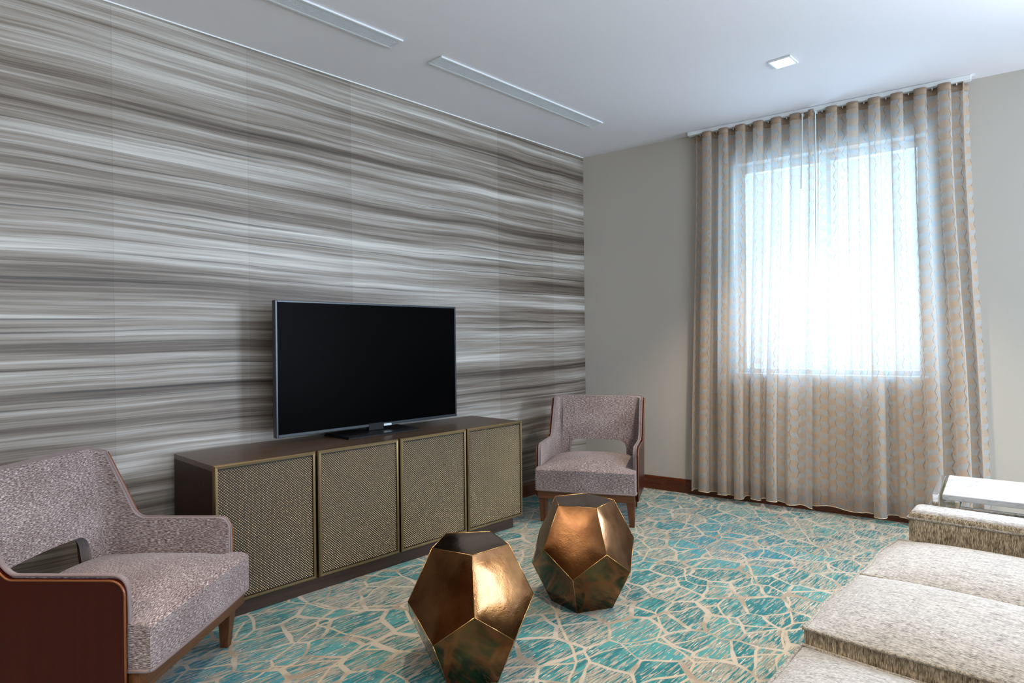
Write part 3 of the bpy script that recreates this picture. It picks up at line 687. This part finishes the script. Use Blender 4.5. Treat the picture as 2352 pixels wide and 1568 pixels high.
# ------------------------------------------------------------------ curtains
def curtain(s_top0, s_top1, s_bot0, s_bot1, seed, folds, ret, lead, label, wand_s, wand_len, wand_off):
    rnd = random.Random(seed); per = 14; nc = folds * per + 1; nr = 60; z1, z0 = ZC - 0.034, 0.048
    amp = [rnd.choice((0.08, 0.15, 0.3, 0.75, 1.0)) for _ in range(folds + 2)]; skew = [rnd.uniform(-0.5, 0.5) for _ in range(folds + 2)]
    ph2 = rnd.uniform(0, 6)
    t = thing('sheer_curtain', label, 'curtain', ww((s_bot0 + s_bot1) / 2, 0.10, z0), A, 'sheer curtain panels at the window')
    inv = Matrix.Translation(ww((s_bot0 + s_bot1) / 2, 0.10, z0)) @ Matrix.Rotation(A, 4, 'Z'); inv = inv.inverted()
    def pos(c, z):
        u = c / (nc - 1); k = c / per; i = int(min(k, folds - 1e-6)); fr = k - i
        tt = smooth(0.0, 1.0, (z1 - z) / (z1 - z0)) ; low = smooth(0.12, 0.8, (z1 - z) / (z1 - z0))
        s = (s_top0 + (s_top1 - s_top0) * u) * (1 - tt) + (s_bot0 + (s_bot1 - s_bot0) * u) * tt
        aa = amp[i] * (1 - fr) + amp[i + 1] * fr; sk = skew[i] * (1 - fr) + skew[i + 1] * fr
        A_ = 0.036 * (1 - low) + 0.050 * aa * low
        th = 2 * PI * k + 1.1 * sk * low * math.sin(PI * fr)
        cs = math.cos(th); off = 0.098 + A_ * math.copysign(abs(cs) ** 0.8, cs) 
        s += (0.030 * (1 - low) + 0.034 * aa * low) * math.sin(2 * th) * 0.55
        off += low * (0.022 * math.sin(2.1 * k + ph2) + 0.010 * math.sin(0.9 * k + 2 * z + ph2))
        s += low * 0.012 * math.sin(1.3 * k + ph2 * 2) * min(1, 6 * u, 6 * (1 - u))
        if ret:   # outer edge turns back to the wall
            r = smooth(0.0, 0.045, (1 - u) if ret > 0 else u); off = 0.022 + (off - 0.022) * r
        q = smooth(0.14, 0.0, u if ret > 0 else 1 - u)   # meeting edges: one panel laps before the other
        off = off * (1 - q) + (0.052 if ret > 0 else 0.146) * q
        off = max(0.018, off)
        return s, off
    bm = bmesh.new(); uvl = bm.loops.layers.uv.new('UVMap'); V = []; arc = [0.0]; UV = {}
    last = None
    for c in range(nc):
        p = pos(c, (z0 + z1) / 2)
        if last: arc.append(arc[-1] + math.hypot(p[0] - last[0], p[1] - last[1]))
        last = p
    hemz = lambda c: z0 + 0.006 * math.sin(c * 0.31 + seed) + 0.004 * math.sin(c * 0.11)
    for r in range(nr + 1):
        row = []
        for c in range(nc):
            zb = hemz(c); z = z1 + (zb - z1) * r / nr; s, o = pos(c, z); v = bm.verts.new(inv @ ww(s, o, z)); row.append(v); UV[v] = (arc[c], z)
        V.append(row)
    for r in range(nr):
        for c in range(nc - 1):
            f = bm.faces.new((V[r][c], V[r + 1][c], V[r + 1][c + 1], V[r][c + 1]))
            for lp in f.loops: lp[uvl].uv = UV[lp.vert]
    obj('fabric', bm, SHEER, t, smooth=True)
    bm = bmesh.new(); tube(bm, [inv @ ww(*pos(c, hemz(c)), hemz(c)) for c in range(nc)], 0.0022, 5); obj('hem_stitching', bm, mat('hem_thread', srgb(214, 196, 164), 0.7), t, smooth=True)
    bm = bmesh.new(); prev = None; n = 0
    top = [[inv @ ww(pos(c, z1)[0], pos(c, z1)[1] + d, z) for d, z in ((0.0035, z1 + 0.004), (0.0035, z1 - 0.040), (-0.0035, z1 - 0.040), (-0.0035, z1 + 0.004))] for c in range(nc)]
    vv = [[bm.verts.new(p) for p in q] for q in top]
    for a, b in zip(vv, vv[1:]):
        for k in range(4): bm.faces.new((a[k], a[(k + 1) % 4], b[(k + 1) % 4], b[k]))
    bm.faces.new(vv[0]); bm.faces.new(vv[-1][::-1])
    obj('header_tape', bm, TAPE, t, smooth=True)
    bm = bmesh.new()
    for k in range(folds):
        c = int((k + 0.5) * per); s, o = pos(c, z1); q = inv @ ww(s, 0.078, z1)
        box(bm, q.x - 0.003, q.x + 0.003, q.y - 0.006, q.y + 0.006, q.z - 0.008, q.z + 0.0045)
    obj('glider', bm, WHITE, t, kind='stuff')
    bm = bmesh.new(); q0 = inv @ ww(wand_s, wand_off, z1 - 0.02); q1 = inv @ ww(wand_s - 0.012, wand_off, z1 - 0.02 - wand_len)
    tube(bm, [q0, (q0 + q1) / 2, q1], 0.0042, 8)
    box(bm, q0.x - 0.006, q0.x + 0.006, q0.y - 0.05 if wand_off < 0.13 else q0.y, q0.y + 0.045, q0.z - 0.004, q0.z + 0.006)
    obj('draw_wand', bm, WANDM, t, smooth=False)
curtain(0.985, 1.835, 0.925, 1.800, 11, 7, -1, 1, 'left sheer curtain panel with cream hexagon weave over the window', 1.766, 0.50, 0.150)
curtain(1.815, 2.680, 1.775, 2.765, 23, 7, 1, 1, 'right sheer curtain panel with cream hexagon weave, flaring over the wall', 1.848, 1.42, 0.158)
tk = obj('curtain_track', bbox(0.955, 2.690, 0.056, 0.104, ZC - 0.029, ZC - 0.0005, mx=WM), WHITE, bevel=0.003)
tag(tk, 'white ceiling track carrying both sheer curtain panels', 'curtain track')

# ------------------------------------------------------------------ ceiling vents and downlight
def vent(y0, y1, label):
    x0, x1 = -2.757, -2.637; t = thing('ceiling_vent', label, 'vent', ((x0 + x1) / 2, (y0 + y1) / 2, ZC), 0, 'linear ceiling vents')
    hx, hy = (x1 - x0) / 2, (y1 - y0) / 2; f = 0.019; lo = -0.011
    bm = bmesh.new()
    for a in ((-hx, -hx + f, -hy, hy), (hx - f, hx, -hy, hy), (-hx + f, hx - f, -hy, -hy + f), (-hx + f, hx - f, hy - f, hy)): box(bm, a[0], a[1], a[2], a[3], lo, -0.0003)
    obj('vent_frame', bm, VENTW, t, bevel=0.004)
    obj('backing', bbox(-hx + f, hx - f, -hy + f, hy - f, -0.0015, -0.0004), VENTD, t)
    n = 9; wid = 2 * (hx - f) / n; proto = None
    for k in range(n):
        x = -hx + f + (k + 0.5) * wid
        if not proto: proto = s = obj('slat', bbox(-wid * 0.27, wid * 0.27, -hy + f, hy - f, -0.010, -0.0016), VENTW, t)
        else: s = proto.copy(); C.objects.link(s); s.parent = t
        s.location = (x, 0, 0)
    return t
vent(0.48, 1.981, 'white slotted ceiling vent cut off by the top edge of the picture')
vent(2.234, 3.737, 'white slotted ceiling vent nearer the window wall, seen whole')
def downlight():
    t = thing('ceiling_downlight', 'small square white recessed downlight glowing in the ceiling before the curtains', 'lamp', (-1.342, 3.650, ZC))
    h = 0.063; f = 0.012; bm = bmesh.new()
    for a in ((-h, -h + f, -h, h), (h - f, h, -h, h), (-h + f, h - f, -h, -h + f), (-h + f, h - f, h - f, h)): box(bm, *a, -0.009, -0.0003)
    obj('trim_ring', bm, WHITE, t, bevel=0.002)
    obj('lens', bbox(-h + f, h - f, -h + f, h - f, -0.004, -0.0005), LENS, t)
downlight()
